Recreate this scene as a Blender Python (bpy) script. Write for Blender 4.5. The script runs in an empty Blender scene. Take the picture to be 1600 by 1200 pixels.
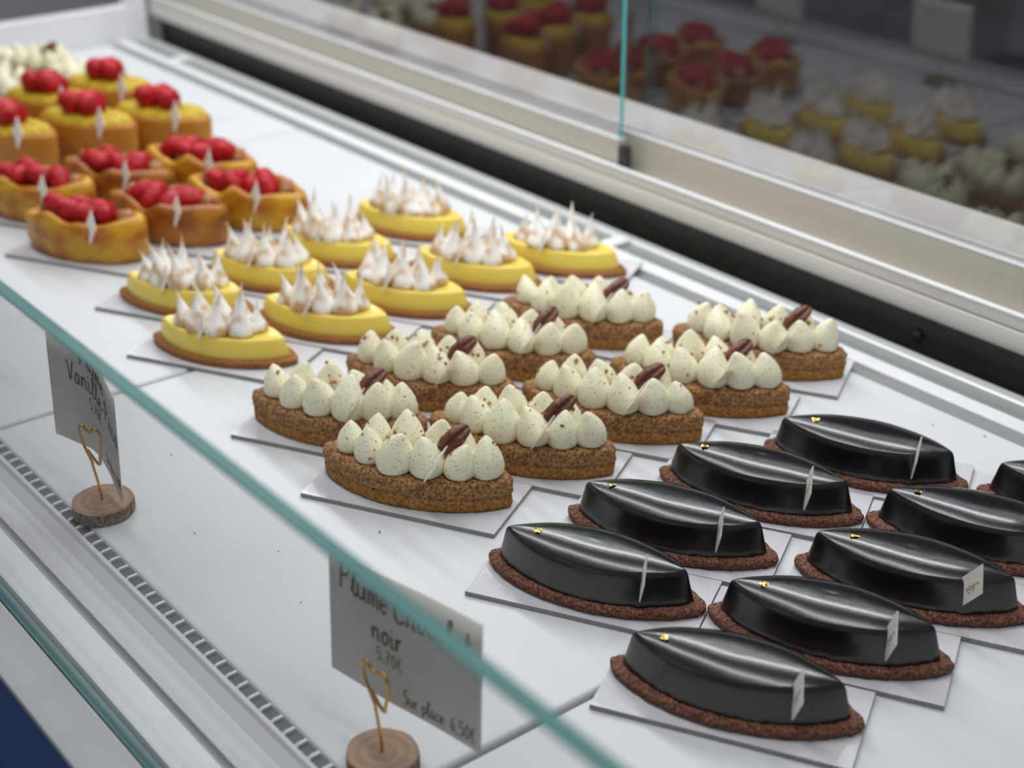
import bpy, bmesh, math, random
from mathutils import Vector, Matrix, noise
random.seed(7)
S = 0.47                       # all case measurements below are in camera-heights above the deck; S turns them into metres
scene = bpy.context.scene
COL = scene.collection
R_ = math.radians

# ------------------------------------------------------------------ camera
def cam_axes(yaw, pit, rol):
    f = Vector((math.cos(pit)*math.cos(yaw), math.cos(pit)*math.sin(yaw), -math.sin(pit)))
    r = f.cross(Vector((0, 0, 1))).normalized(); u = r.cross(f)
    return r*math.cos(rol)+u*math.sin(rol), -r*math.sin(rol)+u*math.cos(rol), f
r_, u_, f_ = cam_axes(R_(141.8324), R_(26.4223), R_(-0.2961))
cam = bpy.data.cameras.new('camera'); camo = bpy.data.objects.new('camera', cam); COL.objects.link(camo)
camo.matrix_world = Matrix(((r_.x, u_.x, -f_.x, 0), (r_.y, u_.y, -f_.y, 0), (r_.z, u_.z, -f_.z, S), (0, 0, 0, 1)))
cam.sensor_width = 36; cam.lens = 2377.46*36/1600; cam.clip_start = 0.02; cam.clip_end = 50
cam.dof.use_dof = True; cam.dof.focus_distance = 0.84; cam.dof.aperture_fstop = 6.2
scene.camera = camo

# ------------------------------------------------------------------ world, lights, exposure
w = bpy.data.worlds.new('world'); scene.world = w; w.use_nodes = True
w.node_tree.nodes['Background'].inputs[0].default_value = (0.92, 0.96, 1.0, 1)
w.node_tree.nodes['Background'].inputs[1].default_value = 0.21
def area(name, loc, target, sx, sy, power, color=(1, 1, 1)):
    l = bpy.data.lights.new(name, 'AREA'); l.shape = 'RECTANGLE'; l.size = sx; l.size_y = sy; l.energy = power; l.color = color
    o = bpy.data.objects.new(name, l); COL.objects.link(o); o.location = loc
    d = Vector(target)-Vector(loc); z = -d.normalized(); x = Vector((1, 0, 0)); x = (x-z*x.dot(z)).normalized(); y = z.cross(x)
    o.matrix_world = Matrix(((x.x, y.x, z.x, loc[0]), (x.y, y.y, z.y, loc[1]), (x.z, y.z, z.z, loc[2]), (0, 0, 0, 1)))
    return o
area('led_strip_light', (-1.22, 0.78, 0.52), (-1.22, 0.68, 0.0), 1.65, 0.05, 5.4, (0.96, 0.985, 1.0))
area('overhead_strip_light', (-0.88, 0.36, 0.95), (-0.88, 0.45, 0), 2.2, 0.10, 8.0, (0.99, 0.995, 1.0))
vs = scene.view_settings
vs.view_transform = 'Standard'; vs.look = 'None'; vs.exposure = 0.0; vs.gamma = 1.0; vs.use_curve_mapping = False

# ------------------------------------------------------------------ materials
def new_mat(name):
    m = bpy.data.materials.new(name); m.use_nodes = True
    nt = m.node_tree; b = nt.nodes['Principled BSDF']
    return m, nt, b
def setp(b, **k):
    for n, v in k.items():
        n = n.replace('_', ' ')
        if n in b.inputs: b.inputs[n].default_value = v
def c4(c): return (c[0], c[1], c[2], 1)
def coords(nt, scale=1.0, kind='Object'):
    tc = nt.nodes.new('ShaderNodeTexCoord'); mp = nt.nodes.new('ShaderNodeMapping')
    mp.inputs['Scale'].default_value = (scale,)*3 if not isinstance(scale, tuple) else scale
    nt.links.new(tc.outputs[kind], mp.inputs[0]); return mp.outputs[0]
def mat(name, col, rough=0.5, col2=None, scale=100., det=4., lo=0.35, hi=0.65, bump=0., bscale=None, metal=0., spec=0.5, sss=0., sssr=0.003, coat=0., coatr=0.1, rough2=None):
    m, nt, b = new_mat(name)
    setp(b, Base_Color=c4(col), Roughness=rough, Metallic=metal, Specular_IOR_Level=spec, Coat_Weight=coat, Coat_Roughness=coatr)
    if sss: setp(b, Subsurface_Weight=sss, Subsurface_Scale=sssr, Subsurface_Radius=(1, .7, .4))
    if col2 is not None:
        n = nt.nodes.new('ShaderNodeTexNoise'); n.inputs['Scale'].default_value = 1; n.inputs['Detail'].default_value = det
        nt.links.new(coords(nt, scale), n.inputs['Vector'])
        cr = nt.nodes.new('ShaderNodeValToRGB'); cr.color_ramp.elements[0].position = lo; cr.color_ramp.elements[1].position = hi
        cr.color_ramp.elements[0].color = c4(col); cr.color_ramp.elements[1].color = c4(col2)
        nt.links.new(n.outputs['Fac'], cr.inputs[0]); nt.links.new(cr.outputs[0], b.inputs['Base Color'])
    if bump:
        n2 = nt.nodes.new('ShaderNodeTexNoise'); n2.inputs['Scale'].default_value = 1; n2.inputs['Detail'].default_value = 3
        nt.links.new(coords(nt, bscale or scale), n2.inputs['Vector'])
        bp = nt.nodes.new('ShaderNodeBump'); bp.inputs['Strength'].default_value = bump; bp.inputs['Distance'].default_value = 0.001
        nt.links.new(n2.outputs['Fac'], bp.inputs['Height']); nt.links.new(bp.outputs[0], b.inputs['Normal'])
    return m
M = {}
M['deck'] = mat('deck_enamel', (.60, .612, .635), .40, spec=.3, col2=(.63, .642, .66), scale=14., bump=.12, bscale=900.)
M['alu'] = mat('brushed_aluminium', (.62, .63, .63), .35, col2=(.68, .69, .69), scale=(2., 300., 300.), metal=.35)
M['white'] = mat('white_profile', (.68, .68, .70), .32, col2=(.72, .72, .74), scale=30.)
M['sill'] = mat('sill_plastic', (.60, .60, .63), .32, col2=(.63, .63, .66), scale=(3., 160., 160.))
M['grey'] = mat('grey_channel', (.20, .215, .212), .35, col2=(.24, .255, .25), scale=(3., 200., 200.))
M['dark'] = mat('dark_gasket', (.025, .025, .022), .5, col2=(.035, .034, .03), scale=60.)
M['cream'] = mat('cream_profile', (.60, .575, .53), .28, col2=(.64, .615, .57), scale=(2., 240., 240.))
M['beige'] = mat('beige_rail', (.46, .43, .36), .3, col2=(.49, .46, .39), scale=(2., 240., 240.))
M['blue'] = mat('blue_fascia', (.105, .20, .50), .5, col2=(.11, .21, .52), scale=20.)
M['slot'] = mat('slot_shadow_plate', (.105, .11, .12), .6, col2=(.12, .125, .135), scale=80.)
M['ledge'] = mat('pinkish_ledge', (.86, .80, .79), .4, col2=(.88, .82, .81), scale=12.)
M['room'] = mat('dark_room', (.04, .04, .05), .8, col2=(.07, .07, .08), scale=3.)
M['wall_left'] = mat('pale_wall', (.80, .80, .81), .8, col2=(.84, .84, .85), scale=3.)
M['floor'] = mat('navy_floor', (.012, .018, .045), .5, col2=(.02, .026, .06), scale=2.)
M['board'] = mat('board_gloss', (.56, .56, .60), .10, col2=(.60, .60, .635), scale=25., bump=.10, bscale=130.)
M['board_edge'] = mat('board_edge', (.24, .235, .23), .6, col2=(.30, .295, .29), scale=400.)
M['glaze'] = mat('chocolate_mirror_glaze', (.0050, .0055, .0075), .23, col2=(.0080, .0078, .0100), scale=900., bump=.09, bscale=1800., spec=.6, coat=.4, coatr=.13)
M['cocoa'] = mat('cocoa_biscuit', (.060, .018, .009), .75, col2=(.30, .120, .065), scale=650., bump=1., bscale=700., lo=.4, hi=.68)
M['biscuit'] = mat('golden_biscuit', (.20, .062, .008), .6, col2=(.36, .13, .020), scale=400., bump=.4, bscale=900.)
M['sponge'] = mat('brown_nut_sponge', (.105, .048, .022), .8, col2=(.38, .21, .105), scale=620., bump=1.0, bscale=800., lo=.36, hi=.66)
M['crust'] = mat('golden_crust', (.24, .11, .025), .75, col2=(.52, .28, .075), scale=700., bump=.8, bscale=900.)
M['lemon'] = mat('lemon_mousse', (.76, .58, .100), .28, col2=(.80, .62, .12), scale=60., sss=.25, sssr=.004)
M['pecan'] = mat('pecan_skin', (.085, .020, .012), .35, col2=(.20, .062, .032), scale=350., bump=.5, bscale=600.)
M['crumbs'] = mat('caramel_crumbs', (.22, .07, .018), .35, col2=(.50, .22, .06), scale=500., bump=.3)
M['plaque'] = mat('white_chocolate', (.80, .755, .68), .35, col2=(.84, .80, .73), scale=200.)
M['print'] = mat('gold_brown_print', (.30, .21, .09), .5, col2=(.36, .26, .12), scale=300.)
M['gold'] = mat('gold_leaf', (.95, .62, .12), .28, col2=(1., .74, .25), scale=500., metal=1.)
M['brioche'] = mat('baked_brioche', (.36, .10, .004), .42, col2=(.56, .30, .008), scale=(38., 38., 60.), lo=.38, hi=.62, bump=.3, bscale=500.)
M['brioche_dark'] = mat('dark_baked_brioche', (.20, .05, .006), .42, col2=(.42, .15, .01), scale=(38., 38., 60.), lo=.38, hi=.62, bump=.3, bscale=500.)
M['caramel'] = mat('caramel_cake_side', (.40, .155, .012), .5, col2=(.48, .20, .022), scale=60., bump=.15, bscale=500.)
M['pistachio'] = mat('chopped_pistachio', (.34, .20, .004), .6, col2=(.66, .47, .01), scale=350., bump=1., bscale=450.)
M['praline'] = mat('baked_nut', (.25, .085, .03), .5, col2=(.50, .23, .08), scale=160., bump=.4, bscale=400.)
M['raspberry'] = mat('raspberry', (.28, .002, .006), .45, spec=.3, col2=(.50, .010, .020), scale=200., bump=.5, bscale=420., sss=.15, sssr=.003)
M['paper'] = mat('card_paper', (.68, .655, .61), .6, col2=(.71, .685, .64), scale=60., bump=.1, bscale=800.)
M['ink'] = mat('brown_ink', (.115, .08, .04), .5, col2=(.14, .10, .055), scale=300.)
M['brass'] = mat('brass_wire', (.62, .36, .07), .25, col2=(.70, .42, .10), scale=200., metal=1.)
M['bark'] = mat('bark', (.13, .085, .055), .8, col2=(.34, .25, .18), scale=(500., 500., 250.), bump=.8, bscale=600.)
M['steel'] = mat('clip_plastic', (.68, .70, .68), .4, col2=(.72, .74, .72), scale=100.)
# cream with vanilla specks
m, nt, b = new_mat('vanilla_cream'); M['vanilla'] = m
setp(b, Roughness=.42, Subsurface_Weight=.15, Subsurface_Scale=.002)
vn = nt.nodes.new('ShaderNodeTexVoronoi'); vn.inputs['Scale'].default_value = 1
nt.links.new(coords(nt, 620.), vn.inputs['Vector'])
gt = nt.nodes.new('ShaderNodeMath'); gt.operation = 'LESS_THAN'; gt.inputs[1].default_value = .23
nt.links.new(vn.outputs['Distance'], gt.inputs[0])
sp = nt.nodes.new('ShaderNodeSeparateColor'); nt.links.new(vn.outputs['Color'], sp.inputs[0])
g2 = nt.nodes.new('ShaderNodeMath'); g2.operation = 'GREATER_THAN'; g2.inputs[1].default_value = .55; nt.links.new(sp.outputs[0], g2.inputs[0])
mu = nt.nodes.new('ShaderNodeMath'); mu.operation = 'MULTIPLY'; nt.links.new(gt.outputs[0], mu.inputs[0]); nt.links.new(g2.outputs[0], mu.inputs[1])
mx = nt.nodes.new('ShaderNodeMixRGB'); mx.inputs[1].default_value = (.80, .77, .57, 1); mx.inputs[2].default_value = (.10, .085, .05, 1)
nt.links.new(mu.outputs[0], mx.inputs[0]); nt.links.new(mx.outputs[0], b.inputs['Base Color'])
bn = nt.nodes.new('ShaderNodeTexNoise'); bn.inputs['Scale'].default_value = 1; nt.links.new(coords(nt, 700.), bn.inputs['Vector'])
bp = nt.nodes.new('ShaderNodeBump'); bp.inputs['Strength'].default_value = .25; bp.inputs['Distance'].default_value = .0006
nt.links.new(bn.outputs['Fac'], bp.inputs['Height']); nt.links.new(bp.outputs[0], b.inputs['Normal'])
def tart_mat():
    m, nt, b = new_mat('baked_nut_tart'); setp(b, Roughness=.8); N = nt.nodes.new; Lk = nt.links.new
    tc = N('ShaderNodeTexCoord'); sx = N('ShaderNodeSeparateXYZ'); Lk(tc.outputs['Object'], sx.inputs[0])
    n1 = N('ShaderNodeTexNoise'); n1.inputs['Scale'].default_value = 90; n1.inputs['Detail'].default_value = 5; Lk(tc.outputs['Object'], n1.inputs['Vector'])
    ad = N('ShaderNodeMath'); ad.operation = 'MULTIPLY_ADD'; ad.inputs[1].default_value = .020; Lk(n1.outputs['Fac'], ad.inputs[0]); Lk(sx.outputs['Z'], ad.inputs[2])
    mr = N('ShaderNodeMapRange'); mr.inputs['From Min'].default_value = .0145; mr.inputs['From Max'].default_value = .0205; Lk(ad.outputs[0], mr.inputs['Value'])
    n2 = N('ShaderNodeTexNoise'); n2.inputs['Scale'].default_value = 520; n2.inputs['Detail'].default_value = 5; Lk(tc.outputs['Object'], n2.inputs['Vector'])
    def ramp(c1, c2):
        r = N('ShaderNodeValToRGB'); r.color_ramp.elements[0].position = .36; r.color_ramp.elements[1].position = .66; r.color_ramp.elements[0].color = c4(c1); r.color_ramp.elements[1].color = c4(c2); Lk(n2.outputs['Fac'], r.inputs[0]); return r
    lo_, hi_ = ramp((.25, .095, .014), (.58, .28, .050)), ramp((.155, .058, .019), (.60, .32, .125))
    mx = N('ShaderNodeMixRGB'); Lk(mr.outputs[0], mx.inputs[0]); Lk(lo_.outputs[0], mx.inputs[1]); Lk(hi_.outputs[0], mx.inputs[2]); Lk(mx.outputs[0], b.inputs['Base Color'])
    n3 = N('ShaderNodeTexNoise'); n3.inputs['Scale'].default_value = 650; n3.inputs['Detail'].default_value = 4; Lk(tc.outputs['Object'], n3.inputs['Vector'])
    bp = N('ShaderNodeBump'); bp.inputs['Strength'].default_value = 1.; bp.inputs['Distance'].default_value = .0024; Lk(n3.outputs['Fac'], bp.inputs['Height']); Lk(bp.outputs[0], b.inputs['Normal'])
    return m
M['tart'] = tart_mat()
# toasted meringue: patches of tan where the flame touched
m = mat('toasted_meringue', (.88, .86, .82), .5, col2=(.58, .38, .19), scale=80., det=1., lo=.44, hi=.62, sss=.1, sssr=.003); M['meringue'] = m
# end-grain wood
m, nt, b = new_mat('end_grain_wood'); M['wood'] = m; setp(b, Roughness=.7)
wv = nt.nodes.new('ShaderNodeTexWave'); wv.wave_type = 'RINGS'; wv.rings_direction = 'Z'; wv.inputs['Scale'].default_value = 55; wv.inputs['Distortion'].default_value = 1.5; wv.inputs['Detail'].default_value = 2
nt.links.new(coords(nt, 1.), wv.inputs['Vector'])
cr = nt.nodes.new('ShaderNodeValToRGB'); cr.color_ramp.elements[0].color = (.30, .19, .12, 1); cr.color_ramp.elements[1].color = (.37, .245, .16, 1)
nt.links.new(wv.outputs['Fac'], cr.inputs[0]); nt.links.new(cr.outputs[0], b.inputs['Base Color'])
# clear sheet glass: each face mirrors by its Fresnel share and passes the rest
def glass_mat(name, tint, f0=.07):
    m = bpy.data.materials.new(name); m.use_nodes = True; nt = m.node_tree; nt.nodes.clear(); N = nt.nodes.new; Lk = nt.links.new
    out = N('ShaderNodeOutputMaterial'); mix = N('ShaderNodeMixShader'); tr = N('ShaderNodeBsdfTransparent'); gl = N('ShaderNodeBsdfGlossy')
    tr.inputs[0].default_value = c4(tint); gl.inputs['Roughness'].default_value = 0.01; gl.inputs[0].default_value = (1, 1, 1, 1)
    ge = N('ShaderNodeNewGeometry'); dt = N('ShaderNodeVectorMath'); dt.operation = 'DOT_PRODUCT'
    Lk(ge.outputs['Normal'], dt.inputs[0]); Lk(ge.outputs['Incoming'], dt.inputs[1])
    ab = N('ShaderNodeMath'); ab.operation = 'ABSOLUTE'; Lk(dt.outputs['Value'], ab.inputs[0])
    om = N('ShaderNodeMath'); om.operation = 'SUBTRACT'; om.inputs[0].default_value = 1; Lk(ab.outputs[0], om.inputs[1])
    pw = N('ShaderNodeMath'); pw.operation = 'POWER'; pw.inputs[1].default_value = 5; Lk(om.outputs[0], pw.inputs[0])
    ma = N('ShaderNodeMath'); ma.operation = 'MULTIPLY_ADD'; ma.inputs[1].default_value = 1-f0; ma.inputs[2].default_value = f0; Lk(pw.outputs[0], ma.inputs[0])
    Lk(ma.outputs[0], mix.inputs[0]); Lk(tr.outputs[0], mix.inputs[1]); Lk(gl.outputs[0], mix.inputs[2]); Lk(mix.outputs[0], out.inputs[0])
    return m
M['glass'] = glass_mat('clear_glass', (.965, .975, .975))
M['front_glass'] = glass_mat('front_clear_glass', (.985, .99, .99), .043)
M['glass_edge'] = mat('green_glass_edge', (.13, .28, .28), .12, col2=(.20, .37, .36), scale=(6., 60., 60.), spec=.7, coat=.6, coatr=.05)
M['glass_edge_bright'] = mat('bright_glass_edge', (.05, .45, .46), .15, col2=(.07, .5, .5), scale=(60., 60., 6.), spec=.7)
M['glass_edge_pale'] = mat('pale_glass_edge', (.70, .74, .76), .2, col2=(.74, .78, .80), scale=60.)

# ------------------------------------------------------------------ object helpers
def mesh_of(name, verts, faces, mats, smooth=True, fmat=None):
    me = bpy.data.meshes.new(name); me.from_pydata([tuple(v) for v in verts], [], faces); me.update()
    for k in (mats if isinstance(mats, (list, tuple)) else [mats]): me.materials.append(M[k])
    if fmat: me.polygons.foreach_set('material_index', fmat)
    if smooth: me.polygons.foreach_set('use_smooth', [True]*len(me.polygons))
    return me
def link(name, me, parent=None, loc=(0, 0, 0), rot=(0, 0, 0), scale=(1, 1, 1)):
    o = bpy.data.objects.new(name, me); COL.objects.link(o); o.location = loc; o.rotation_euler = rot; o.scale = scale
    if parent: o.parent = parent
    return o
def empty(name, loc=(0, 0, 0), rz=0):
    o = bpy.data.objects.new(name, None); o.empty_display_size = .01; COL.objects.link(o); o.location = loc; o.rotation_euler = (0, 0, rz); return o
def tag(o, label=None, cat=None, group=None, kind=None):
    if label: o['label'] = label
    if cat: o['category'] = cat
    if group: o['group'] = group
    if kind: o['kind'] = kind
    return o
def box_vf(x0, x1, y0, y1, z0, z1):
    v = [(x, y, z) for z in (z0, z1) for y in (y0, y1) for x in (x0, x1)]
    f = [(0, 2, 3, 1), (4, 5, 7, 6), (0, 1, 5, 4), (2, 6, 7, 3), (0, 4, 6, 2), (1, 3, 7, 5)]
    return v, f
def box(name, x0, x1, y0, y1, z0, z1, m, parent=None, bevel=0., fmat=None):
    v, f = box_vf(x0, x1, y0, y1, z0, z1)
    me = mesh_of(name, v, f, m, smooth=False, fmat=fmat)
    if bevel:
        bm = bmesh.new(); bm.from_mesh(me); bmesh.ops.bevel(bm, geom=bm.edges[:], offset=bevel, segments=3, profile=.5, affect='EDGES'); bm.to_mesh(me); bm.free()
        me.polygons.foreach_set('use_smooth', [False]*len(me.polygons))
    return link(name, me, parent)
def hb(name, x0, x1, y0, y1, z0, z1, m, parent=None, bevel=0., fmat=None):      # a box measured in camera-heights
    return box(name, x0*S, x1*S, y0*S, y1*S, z0*S, z1*S, m, parent, bevel*S, fmat)
def extrude_profile(name, prof, x0, x1, m, parent=None, smooth=False):           # prof: closed (y, z) outline in camera-heights
    n = len(prof); v = [(x0*S, y*S, z*S) for y, z in prof]+[(x1*S, y*S, z*S) for y, z in prof]
    f = [(i, (i+1) % n, n+(i+1) % n, n+i) for i in range(n)]+[tuple(range(n))[::-1], tuple(range(n, 2*n))]
    return link(name, mesh_of(name, v, f, m, smooth=smooth), parent)
def ring(a, b, e, n, z, dx=0.):
    out = []
    for i in range(n):
        t = 2*math.pi*i/n; s = math.sin(t)
        out.append((a*math.cos(t)+dx, math.copysign(abs(s)**e, s)*b, z))
    return out
def loft(levels, n=72, cap=(), bottom=True, disp=0., dscale=400., seed=0):
    """levels: (z, half length, half width, tip exponent); cap: (fraction, z) rings closing over the top"""
    V, Fc = [], []
    rings = [ring(a, b, e, n, z) for z, a, b, e in levels]
    z, a, b, e = levels[-1]
    rings += [ring(a*c[0], b*c[0], c[2] if len(c) > 2 else e, n, c[1]) for c in cap if c[0] > 0]
    for r in rings: V += r
    for k in range(len(rings)-1):
        for i in range(n):
            j = (i+1) % n; Fc.append((k*n+i, k*n+j, (k+1)*n+j, (k+1)*n+i))
    k = len(rings)-1; V.append((0, 0, cap[-1][1] if cap else levels[-1][0])); c = len(V)-1
    for i in range(n): Fc.append((k*n+i, k*n+(i+1) % n, c))
    if bottom:
        V.append((0, 0, levels[0][0])); c = len(V)-1
        for i in range(n): Fc.append((c, (i+1) % n, i))
    if disp:
        o = Vector((seed*3.7, seed*1.3, seed*2.1))
        V2 = []
        for v in V:
            p = Vector(v); d = noise.noise_vector(p*dscale+o)+.5*noise.noise_vector(p*dscale*2.3+o)
            q = p+d*disp
            if p.z <= levels[0][0]+1e-6: q.z = p.z
            V2.append(q)
        V = V2
    return V, Fc
def lathe(prof, n=20, bend=(0, 0), twist=0.):
    V, Fc = [], []
    H = prof[-1][0]
    for z, r in prof:
        t = z/H; bx, by = bend[0]*t*t*t, bend[1]*t*t*t
        for i in range(n):
            a = 2*math.pi*i/n+twist*t; V.append((r*math.cos(a)+bx, r*math.sin(a)+by, z))
    for k in range(len(prof)-1):
        for i in range(n):
            j = (i+1) % n; Fc.append((k*n+i, k*n+j, (k+1)*n+j, (k+1)*n+i))
    Fc.append(tuple(range(n))[::-1]); Fc.append(tuple((len(prof)-1)*n+i for i in range(n)))
    return V, Fc
def smooth_pts(pts, sub=5, closed=False):
    P = [Vector(p) for p in pts]; out = []; n = len(P)
    for i in range(n if closed else n-1):
        p0 = P[(i-1) % n] if closed or i > 0 else P[0]; p1 = P[i]; p2 = P[(i+1) % n]; p3 = P[(i+2) % n] if closed or i+2 < n else P[-1]
        for k in range(sub):
            t = k/sub
            out.append(.5*((2*p1)+(-p0+p2)*t+(2*p0-5*p1+4*p2-p3)*t*t+(-p0+3*p1-3*p2+p3)*t*t*t))
    if not closed: out.append(P[-1])
    return out
def tube(pts, r, n=8):
    V, Fc = [], []
    for i, p in enumerate(pts):
        d = (pts[min(i+1, len(pts)-1)]-pts[max(i-1, 0)]).normalized()
        a = d.orthogonal().normalized() if i == 0 else (pa-d*pa.dot(d)).normalized()
        pa = a; bb = d.cross(a)
        for k in range(n):
            t = 2*math.pi*k/n; V.append(p+a*math.cos(t)*r+bb*math.sin(t)*r)
    for i in range(len(pts)-1):
        for k in range(n):
            j = (k+1) % n; Fc.append((i*n+k, i*n+j, (i+1)*n+j, (i+1)*n+k))
    Fc.append(tuple(range(n))[::-1]); Fc.append(tuple((len(pts)-1)*n+k for k in range(n)))
    return V, Fc

# ------------------------------------------------------------------ the setting
XL, XR = -3.88, -0.25
fl = box('floor', -6, 3, -3, 4, -0.92, -0.90, 'floor'); tag(fl, kind='structure')
wb = box('wall_back', -6, 3, 1.9, 1.95, -0.9, 2.4, 'room'); tag(wb, kind='structure')
wl = box('wall_left', -3.2, -3.15, -3, 1.9, -0.9, 2.4, 'wall_left'); tag(wl, kind='structure')

case = empty('display_case', (0, 0, 0))
tag(case, 'white enamelled bakery display case with vent grille and aluminium rear track', 'display case')
# deck panels, each with a rolled edge at the seams
seams = [XL, -2.885, -1.924, -0.958, XR]
for i in range(4):
    x0, x1 = seams[i]+.0035, seams[i+1]-.0035
    hb('deck_panel', x0, x1, .586, 1.669, -.03, 0, 'deck', case, bevel=.0055)
hb('deck_support', XL, XR, .50, 1.70, -.10, -.034, 'grey', case)
# front vent: grey plate under a row of white slats
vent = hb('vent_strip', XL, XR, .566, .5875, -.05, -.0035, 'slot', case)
sl_v, sl_f = [], []
prof = [(.5705, -.0055), (.5705, -.003), (.575, -.0005), (.5855, .0), (.5855, -.0055)]
n = len(prof); hw = .0022
sl_v = [(-hw*S, y*S, z*S) for y, z in prof]+[(hw*S, y*S, z*S) for y, z in prof]
sl_f = [(i, (i+1) % n, n+(i+1) % n, n+i) for i in range(n)]+[tuple(range(n))[::-1], tuple(range(n, 2*n))]
slat_me = mesh_of('slat', sl_v, sl_f, 'white', smooth=False)
x = XL+.02; 
while x < -.75:
    link('slat', slat_me, vent, ((x)*S, 0, 0)); x += .02395
extrude_profile('front_sill', [(.571, -.0), (.566, .0), (.562, -.004), (.548, -.010), (.530, -.010), (.520, -.004), (.510, 0), (.5088, 0), (.5088, -.05), (.571, -.05)], XL, XR, 'sill', case)
hb('sill_groove', XL, XR, .4985, .5088, -.05, -.006, 'grey', case)
hb('front_profile', XL, XR, .4600, .4985, -.05, 0, 'white', case, bevel=.002)
hb('glass_gasket', XL, XR, .4375, .4600, -.05, -.010, 'dark', case)
hb('front_ledge', XL, XR, .3835, .4375, -.008, 0, 'white', case, bevel=.002)
hb('glass_trim', XL, XR, .4576, .4600, -.010, .001, 'alu', case)
hb('front_fascia', XL, XR, .3855, .4375, -1.9, -.008, 'blue', case)
# rear edge: groove, lip, channel, bead, dark recess, track
hb('rear_groove', XL, XR, 1.665, 1.696, -.05, -.008, 'grey', case)
hb('rear_lip', XL, XR, 1.696, 1.727, -.05, .003, 'white', case, bevel=.003)
hb('rear_channel', XL, XR, 1.727, 1.772, -.05, -.006, 'grey', case)
hb('channel_bead', XL, XR, 1.772, 1.797, -.05, .001, 'alu', case, bevel=.006)
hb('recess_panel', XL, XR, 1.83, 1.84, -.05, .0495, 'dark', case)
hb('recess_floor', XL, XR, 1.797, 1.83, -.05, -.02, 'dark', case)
extrude_profile('rear_track', [(1.832, .050), (1.822, .0505), (1.813, .0525), (1.806, .056), (1.8015, .061), (1.799, .068), (1.7985, .076), (1.7990, .084), (1.800, .090), (1.803, .0925), (1.803, .094), (1.800, .0955), (1.800, .1125), (1.812, .1125), (1.812, .095), (1.885, .095), (1.885, .050)], XL, XR, 'cream', case)
hb('track_lip', XL, XR, 1.7995, 1.8105, .1125, .1155, 'white', case)
hb('service_ledge', XL, XR, 1.885, 2.0, .10, .166, 'ledge', case, bevel=.004)
hb('end_panel', XL-.04, XL, .45, 1.74, -.05, .093, 'white', case, bevel=.004)
hb('corner_post', XL-.04, XL+.005, 1.735, 1.79, -.05, .75, 'white', case, bevel=.004)
for cx in (-3.612, -1.921):
    hb('channel_clip', cx-.016, cx+.016, 1.728, 1.776, -.006, .004, 'steel', case, bevel=.004)
v, f = lathe([(0, .004), (.002, .004), (.003, .002)], 12)
link('screw_head', mesh_of('screw_head', v, f, 'dark'), case, (-1.303*S, 1.829*S, .012*S), (math.pi/2, 0, 0))
# front glass
fmat = [1, 1, 0, 0, 1, 1]
g = hb('front_glass', XL, -.45, .4430, .4572, -.0098, .4354, ['front_glass', 'glass_edge'], None, .0, fmat)
bm = bmesh.new(); bm.from_mesh(g.data)
bmesh.ops.bevel(bm, geom=[e for e in bm.edges if all(v.co.z > .1 for v in e.verts)], offset=.0009, segments=2, profile=.5, affect='EDGES', material=1); bm.to_mesh(g.data); bm.free()
tag(g, 'low front glass pane with green polished top edge crossing the picture', 'glass pane')
# sliding doors
def sliding_door(x0, x1, ya, yb, zt, ztop, edge, label):
    d = empty('sliding_door', ((x0+x1)/2*S, (ya+yb)/2*S, .095*S)); tag(d, label, 'sliding door', 'rear sliding doors')
    inv = Vector(d.location)
    def fix(o): o.location = -inv; return o
    v = fix(hb('bottom_rail', x0, x1, ya, yb, .0955, zt-.003, 'beige', d)); fix(hb('rail_cap', x0, x1, ya-.0005, yb, zt-.003, zt, 'white', d))
    ym = (ya+yb)/2
    fm = [1, 1, 0, 0, 1, 1]
    fix(hb('glass_pane', x0+.001, x1-.002, ym-.004, ym+.004, zt-.02, ztop, ['glass', edge], d, 0, fm))
    return d
d1 = sliding_door(XL+.01, -1.992, 1.8155, 1.833, .163, 1.25, 'glass_edge_bright', 'left sliding glass door with teal vertical edge behind the pastries')
d2 = sliding_door(-2.032, XR, 1.850, 1.868, .168, 1.25, 'glass_edge_pale', 'right sliding glass door mirroring the yellow tarts')
d2c = [o for o in d2.children if o.name.startswith('bottom_rail')][0]
st = box('end_block', -1.9915*S, -1.975*S, 1.816*S, 1.833*S, .0965*S, .150*S, 'dark', d1); st.location = -Vector(d1.location)

# ------------------------------------------------------------------ cake boards
UA = R_(29.5)
def board_mesh():
    L, W, T = .1268/2, .0608/2, .0027
    v, f = box_vf(-L, L, -W, W, 0, T)
    return mesh_of('cake_board', v, f, ['board', 'board_edge'], smooth=False, fmat=[1, 0, 1, 1, 1, 1])
BOARD = board_mesh(); BT = .0027
def board(cx, cy, ang, label, z=0.0):
    o = link('cake_board', BOARD, None, (cx*S, cy*S, .0003+z), (0, 0, ang)); tag(o, label, 'cake board', 'rectangular cake boards under the pastries'); return o

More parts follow.
